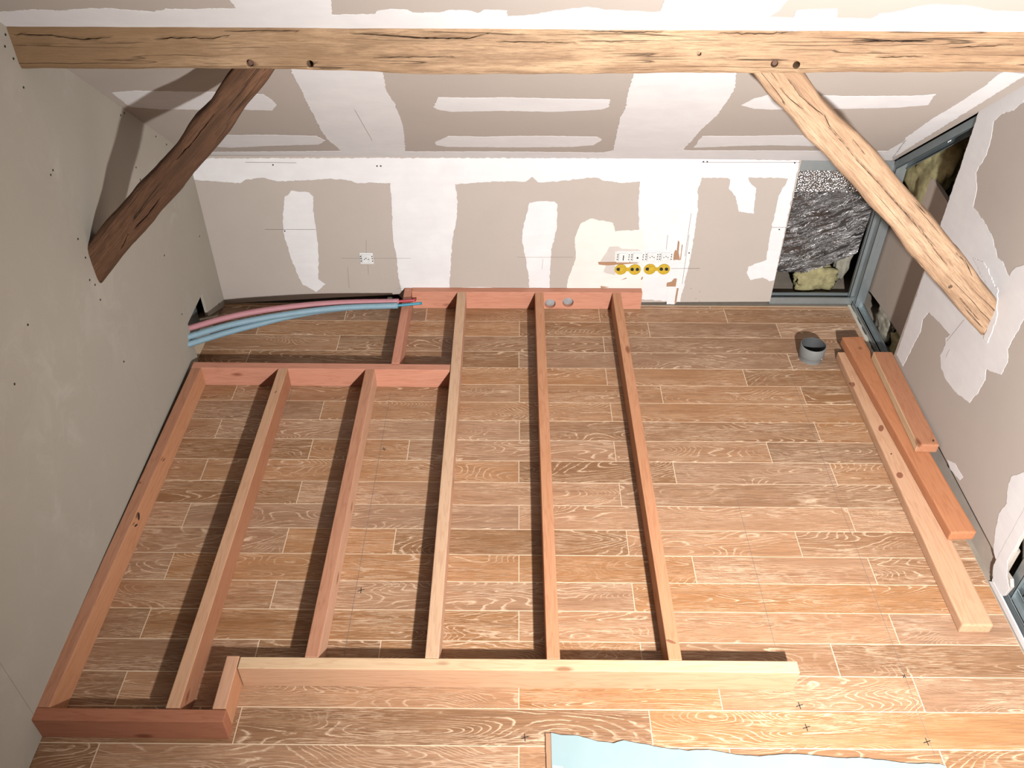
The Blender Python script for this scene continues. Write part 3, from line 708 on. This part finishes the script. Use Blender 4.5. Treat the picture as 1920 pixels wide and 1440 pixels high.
def sleeved(name, pts, mat, core, end, label):
    e = empty(name, pts[0]); tag(e, label, 'pipe', 'sleeved pipes from the left wall cut-out')
    s = tube('sleeve', pts, .0140, M[mat], e, .03, 12, 10); s.location = -e.location
    if core:
        t2 = tube('core_tube', [pts[-1]-(pts[-1]-pts[-2]).normalized()*.02, pts[-1].lerp(end, .5), end], .0068, M[core], e, 0, 10, 4); t2.location = -e.location
sleeved('sleeved_pipe', pk, 'pink', 'red', onz(780, 562.5, .119), 'pink sleeved water pipe with bare red end, back of the three')
sleeved('sleeved_pipe', b1, 'blue', 'cyan', onz(791, 568.5, .115), 'pale blue sleeved water pipe with bare blue end over the frame')
sleeved('sleeved_pipe', b2, 'blue', None, None, 'second pale blue pipe sleeve, nearest the tiles, tucked under the other blue one')

# ================================================================== SOCKETS AND YELLOW BOXES
def on_wall(u, v): return ony(u, v, YB0 + YBS*.6)
def wallempty(name, u, v):
    p = hit(u, v, BN, BD); e = empty(name, p); return e
def wbox(name, e, x0, x1, z0, z1, d0, d1, mat, bev=.001, label=None):
    o = from_bm(name, box_bm(x0, x1, -d1, -d0, z0, z1, bev, 2), M[mat], e)
    if label: o['label'] = label
    return o
def wdisc(name, e, cx, cz, r, d0, d1, mat, n=20, smooth=False):
    b = bmesh.new(); bmesh.ops.create_cone(b, cap_ends=True, segments=n, radius1=r, radius2=r, depth=d1-d0)
    b.transform(Matrix.Translation((cx, -(d0+d1)/2, cz)) @ Matrix.Rotation(math.pi/2, 4, 'X'))
    return from_bm(name, b, M[mat], e)
def wring(name, e, cx, cz, r0_, r1_, d0, d1, mat, n=24):
    bm = bmesh.new(); R = []
    for r, d in ((r0_, d0), (r0_, d1), (r1_, d1), (r1_, d0)): R.append([bm.verts.new((cx+r*math.cos(math.tau*i/n), -d, cz+r*math.sin(math.tau*i/n))) for i in range(n)])
    for a, b in zip(R, R[1:]):
        for i in range(n): bm.faces.new((a[i], a[(i+1) % n], b[(i+1) % n], b[i]))
    bmesh.ops.recalc_face_normals(bm, faces=bm.faces); return from_bm(name, bm, M[mat], e)
def mechanism(u, v, kind, label, name='wall_socket', cat='socket'):
    e = wallempty(name, u, v); tag(e, label, cat, 'bare sockets and switches on the back wall')
    if cat == 'switch': e['group'] = 'bare sockets and switches on the back wall'
    wbox('mounting_frame', e, -.032, .032, -.031, .031, .001, .004, 'white_plastic')
    wbox('module', e, -.0225, .0225, -.0225, .0235, .004, .011, 'white_plastic', .002)
    for sx in (-.0275, .0275):
        for dz in (-.014, 0, .012): wbox('slot', e, sx-.0022, sx+.0022, dz-.003, dz+.003, .0035, .0046, 'slot', 0)
    if kind == 'socket':
        wring('socket_rim', e, 0, 0, .0165, .020, .011, .0135, 'white_plastic')
        for sx in (-.0095, .0095): wdisc('pin_hole', e, sx, 0, .0026, .0105, .0116, 'slot', 10)
        wdisc('earth_pin', e, 0, .0075, .0026, .0105, .017, 'galv', 10)
    elif kind == 'rocker': wbox('rocker_mark', e, -.0022, .0022, -.015, .013, .0105, .0118, 'slot', 0)
    else: wdisc('outlet_hole', e, 0, -.001, .0050, .0105, .0118, 'slot', 14)
    return e
mechanism(687.5, 484, 'socket', 'single bare white socket alone on the beige board left of the frame')
mechanism(1168.5, 481, 'rocker', 'white switch module with black vertical slot, leftmost of the row of four', 'wall_switch', 'switch')
mechanism(1195, 481, 'tv', 'white module with one round black hole, second of the row of four', 'wall_outlet', 'outlet')
mechanism(1222, 480.5, 'socket', 'white round socket, third of the row of four above the yellow boxes')
mechanism(1248, 480.5, 'socket', 'white round socket, rightmost of the row of four by the torn paper')
def ybox(u, v, caps, label):
    e = wallempty('junction_box', u, v); tag(e, label, 'box', 'yellow twin boxes below the sockets')
    for i, cx in enumerate((-.034, .034)):
        wring('box_ring', e, cx, 0, .0255, .029, -.006, .0058, 'yellow'); wdisc('box_back', e, cx, 0, .027, -.009, .0034, 'yellow', 24)
        if i == 0: wbox('terminal_block', e, cx-.006, cx+.018, -.012, .014, .0034, .0085, 'yellow', .002)
        for k, dx in enumerate(caps[i]): wring('conduit_ring', e, cx+dx, .002, .0058, .0080, .003, .0085, 'navy', 12); wdisc('conduit_hole', e, cx+dx, .002, .006, .002, .0068, 'slot', 12)
    wbox('neck', e, -.010, .010, -.010, .010, .0005, .0045, 'yellow', .001)
ybox(1177, 504.5, ((-.013,), (-.013, .012)), 'left yellow twin wall box with dark conduits below the switches')
ybox(1231.5, 504, ((-.013,), (-.013, .012)), 'right yellow twin wall box with dark conduits below the round sockets')

# ================================================================== METAL STUDS AND CORNER CAVITY
def channel(name, a, b, wid, lip, thick, mat, label, cat='metal rail', grp=None, openv=(0, 0, 1), parent=None):
    """U channel from a to b; web width along side vector, lips along openv"""
    a = Vector(a); b = Vector(b); d = (b-a); L = d.length; X = d.normalized(); Z = Vector(openv); Z = (Z - X*Z.dot(X)).normalized(); Y_ = Z.cross(X)
    bm = bmesh.new()
    box_bm(0, L, -wid/2, wid/2, 0, thick, 0, bm=bm)
    box_bm(0, L, -wid/2, -wid/2+thick, 0, lip, 0, bm=bm); box_bm(0, L, wid/2-thick, wid/2, 0, lip, 0, bm=bm)
    box_bm(0, L, -wid/2, -wid/2+.006, lip-thick, lip, 0, bm=bm); box_bm(0, L, wid/2-.006, wid/2, lip-thick, lip, 0, bm=bm)
    box_bm(0, L, -.004, .004, -.002, thick, 0, bm=bm)
    o = from_bm(name, bm, M[mat], parent)
    Mx = Matrix((X, Y_, Z)).transposed().to_4x4(); Mx.translation = a; o.matrix_world = Mx
    if cat: tag(o, label, cat, grp)
    return o
gs = 'galvanised studs of the open corner'
channel('metal_track', (1.248, .066, .002), (1.70, .068, .002), .048, .040, .0015, 'galv', 'galvanised floor track at the foot of the back wall opening', grp=gs)
channel('metal_track', (1.248, .068, .772), (1.72, .070, .772), .048, .050, .0015, 'galv', 'galvanised head track at the top of the back wall opening', grp=gs, openv=(0, 0, -1))
channel('metal_stud', (1.648, .075, .003), (1.648, .075, .765), .036, .034, .0015, 'galv', 'upright stud of the back wall, left one in the open corner', 'metal stud', gs, openv=(1, 0, 0))
channel('metal_stud', (1.690, .018, .003), (1.690, .018, .80), .048, .040, .0015, 'galv', 'upright stud of the side wall, right one in the open corner', 'metal stud', gs, openv=(0, 1, 0))
channel('metal_track', (1.682, .03, .001), (1.682, -.56, .001), .050, .026, .0015, 'galv', 'galvanised floor track under the side wall opening', grp=gs)
channel('metal_track', (1.684, .03, slz(.03)-.006), (1.684, -.60, slz(-.60)-.006), .052, .036, .0015, 'galv_dark', 'inclined track following the slope above the side opening', grp=gs, openv=(0, -SK, -1))
channel('metal_stud', (1.80, .05, .42), (1.80, -.56, .62), .040, .025, .0015, 'galv_dark', 'loose steel bar crossing behind the side opening', 'metal stud', gs, openv=(-1, 0, .2))
# second opening metalwork
channel('metal_stud', (1.700, -1.71, .003), (1.700, -1.71, .70), .048, .040, .0015, 'galv', 'stud edge inside the jagged lower right opening', 'metal stud', gs, openv=(0, -1, 0))
channel('metal_track', (1.690, -1.70, .001), (1.690, -2.9, .001), .050, .030, .0015, 'galv', 'floor track in the lower right opening', grp=gs)

def lump(name, c, s, mat, seed, label, cat='insulation', amp=.30, fr=4, grp='mineral wool in the wall cavities', sub=4, flat_=None):
    bm = bmesh.new(); bmesh.ops.create_icosphere(bm, subdivisions=sub, radius=1)
    for v in bm.verts:
        p = v.co.copy(); mx = max(abs(p.x), abs(p.y), abs(p.z)); q_ = p.lerp(p/mx, .55)
        d = 1 + amp*noise.noise(p*fr*.5 + Vector((seed, 0, 0))) + amp*.6*noise.noise(p*fr*2 + Vector((0, seed, 0))) + amp*.3*noise.noise(p*fr*6)
        q_ *= d; v.co = Vector((q_.x*s[0], q_.y*s[1], q_.z*s[2]))
    o = from_bm(name, bm, M[mat], None, True); o.location = c; tag(o, label, cat, grp); return o
lump('wool_batt', (1.50, .19, .072), (.10, .045, .072), 'wool', 1, 'yellowish wool lump behind the floor track of the back opening')
lump('wool_batt', (1.80, -.07, .83), (.075, .18, .20), 'wool', 2, 'big yellow-green wool batt high in the side opening')
lump('wool_batt', (1.750, -.42, .05), (.035, .10, .07), 'wool', 3, 'wool clump on the floor at the foot of the side opening')
lump('wool_batt', (1.745, -.20, .055), (.030, .09, .06), 'wool_grey', 4, 'grey dusty wool clump beside the side floor track')
lump('wool_batt', (1.632, .23, .15), (.035, .035, .10), 'wool_grey', 5, 'grey torn wool tuft between foil and corner studs')
lump('wool_batt', (1.815, -2.03, .17), (.075, .30, .18), 'wool_grey', 6, 'grey-green wool batt inside the jagged lower right opening')
# gable-side boards
def board(name, cs, thick, n, mat, label, cat): 
    o = plate(name, [Vector(c) for c in cs], n, thick, mat); tag(o, label, cat); return o
board('plaster_slab', [tuple(onx(u, v, 1.724)) for u, v in ((1748,334),(1722,364),(1705,380),(1668,400),(1630,430),(1612,535),(1632,548),(1652,575),(1672,606),(1690,634),(1740,660),(1800,560),(1790,400))], .02, (1, 0, -.1), mat_board('brown_grey_slab', (.50, .42, .36), .5), 'brown-grey slab leaning behind the studs of the side opening', 'board')
board('old_rafter', [(1.93, -.02, .55), (1.93, -.62, .62), (1.93, -.62, .80), (1.93, -.02, .70)], .06, (1, 0, 0), M['old_wood'], 'dark old timber rail behind the steel bar', 'timber')
board('dark_board', [(1.90, -.38, .78), (1.90, -.62, .95), (1.90, -.62, 1.35), (1.90, -.38, 1.2)], .03, (1, 0, 0), M['gable'], 'brown board high behind the side opening', 'board')
# plaster blob on sloped track
lump('plaster_blob', (1.672, -.335, slz(-.335)-.026), (.006, .010, .022), 'plaster', 8, 'white plaster splash on the inclined track', 'plaster', grp=None)

# foil behind back wall opening
def foil():
    nx, nz = 70, 80; bm = bmesh.new(); V = {}
    for i in range(nx+1):
        x = 1.16 + i*(.500)/nx
        zb = .125 + .022*noise.noise(Vector((x*14, 0, 2))) + (.10*max(0, (x-1.44))/.2) ; 
        for j in range(nz+1):
            z = zb + (.61-zb)*j/nz; 
            y = .095 + .05*(1-j/nz)**1.2 + .010*noise.noise(Vector((x*9+z*7, z*5, 1))) + .004*noise.noise(Vector((x*30+z*26, z*14, 4)))
            V[i, j] = bm.verts.new((x, y, z))
    for i in range(nx):
        for j in range(nz): bm.faces.new((V[i, j], V[i+1, j], V[i+1, j+1], V[i, j+1]))
    e = empty('foil_insulation', (1.41, .1, .1)); tag(e, 'crinkled silver foil blanket hanging in the back wall opening', 'insulation')
    o = from_bm('foil_sheet', bm, M['foil'], e, True); o.location = -e.location
    bm = bmesh.new(); V = {}
    nx, nz = 60, 14
    for i in range(nx+1):
        for j in range(nz+1):
            x = 1.16+i*.485/nx; z = .595 + .125*j/nz; V[i, j] = bm.verts.new((x, .083+.006*noise.noise(Vector((x*40, z*40, 0))) + .01*(1-j/nz), z))
    for i in range(nx):
        for j in range(nz): bm.faces.new((V[i, j], V[i+1, j], V[i+1, j+1], V[i, j+1]))
    o = from_bm('bubble_band', bm, M['bubble'], e, True); o.location = -e.location; o['label'] = 'brighter bubbled foil band along the top'
foil()

# ================================================================== BLUE-GREEN BOARD IN THE FOREGROUND
bb = empty('plasterboard_sheet', (.6, -2.6, 0)); tag(bb, 'pale blue-green plasterboard sheet with torn edge, lying in the foreground', 'board')
ZB = .0085
edge = [(1033,1374),(1052,1378),(1085,1379),(1120,1390),(1150,1393),(1170,1388),(1200,1394),(1240,1402),(1290,1407),(1330,1406),(1380,1415),(1423,1418),(1480,1413),(1533,1417),(1580,1422),(1613,1420),(1647,1425),(1713,1432),(1763,1432),(1785,1442)]
e3 = [onz(u, v, ZB) for u, v in edge]
q = jag([Vector((p.x, p.y)) for p in e3], .012, .0016, 5, False)
far = [(e3[-1].x, -3.3), (e3[0].x-.005, -3.3)]
pts = [Vector((p[0], p[1], ZB-.0078)) for p in list(q)+far]
o = plate('board_face', pts, (0, 0, 1), .0078, M['blueboard'], bb); o.location = -bb.location
x0 = e3[0].x
o = plate('edge_strip', [Vector(p) for p in ((x0+.001, -3.3, ZB), (x0+.030, -3.3, ZB), (x0+.033, -2.345, ZB), (x0+.001, -2.340, ZB))], (0, 0, 1), .0005, mat_board('pale_edge_paper', (.44, .57, .58)), bb); o.location = -bb.location; o['label'] = 'paler strip along the left edge'
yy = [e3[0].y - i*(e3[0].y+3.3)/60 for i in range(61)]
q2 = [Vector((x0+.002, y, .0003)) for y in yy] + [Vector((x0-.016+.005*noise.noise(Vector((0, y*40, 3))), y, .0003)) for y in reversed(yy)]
o = plate('brown_strip', q2, (0, 0, 1), .006, M['paper'], bb); o.location = -bb.location  # jagged brown strip beside the board's left edge
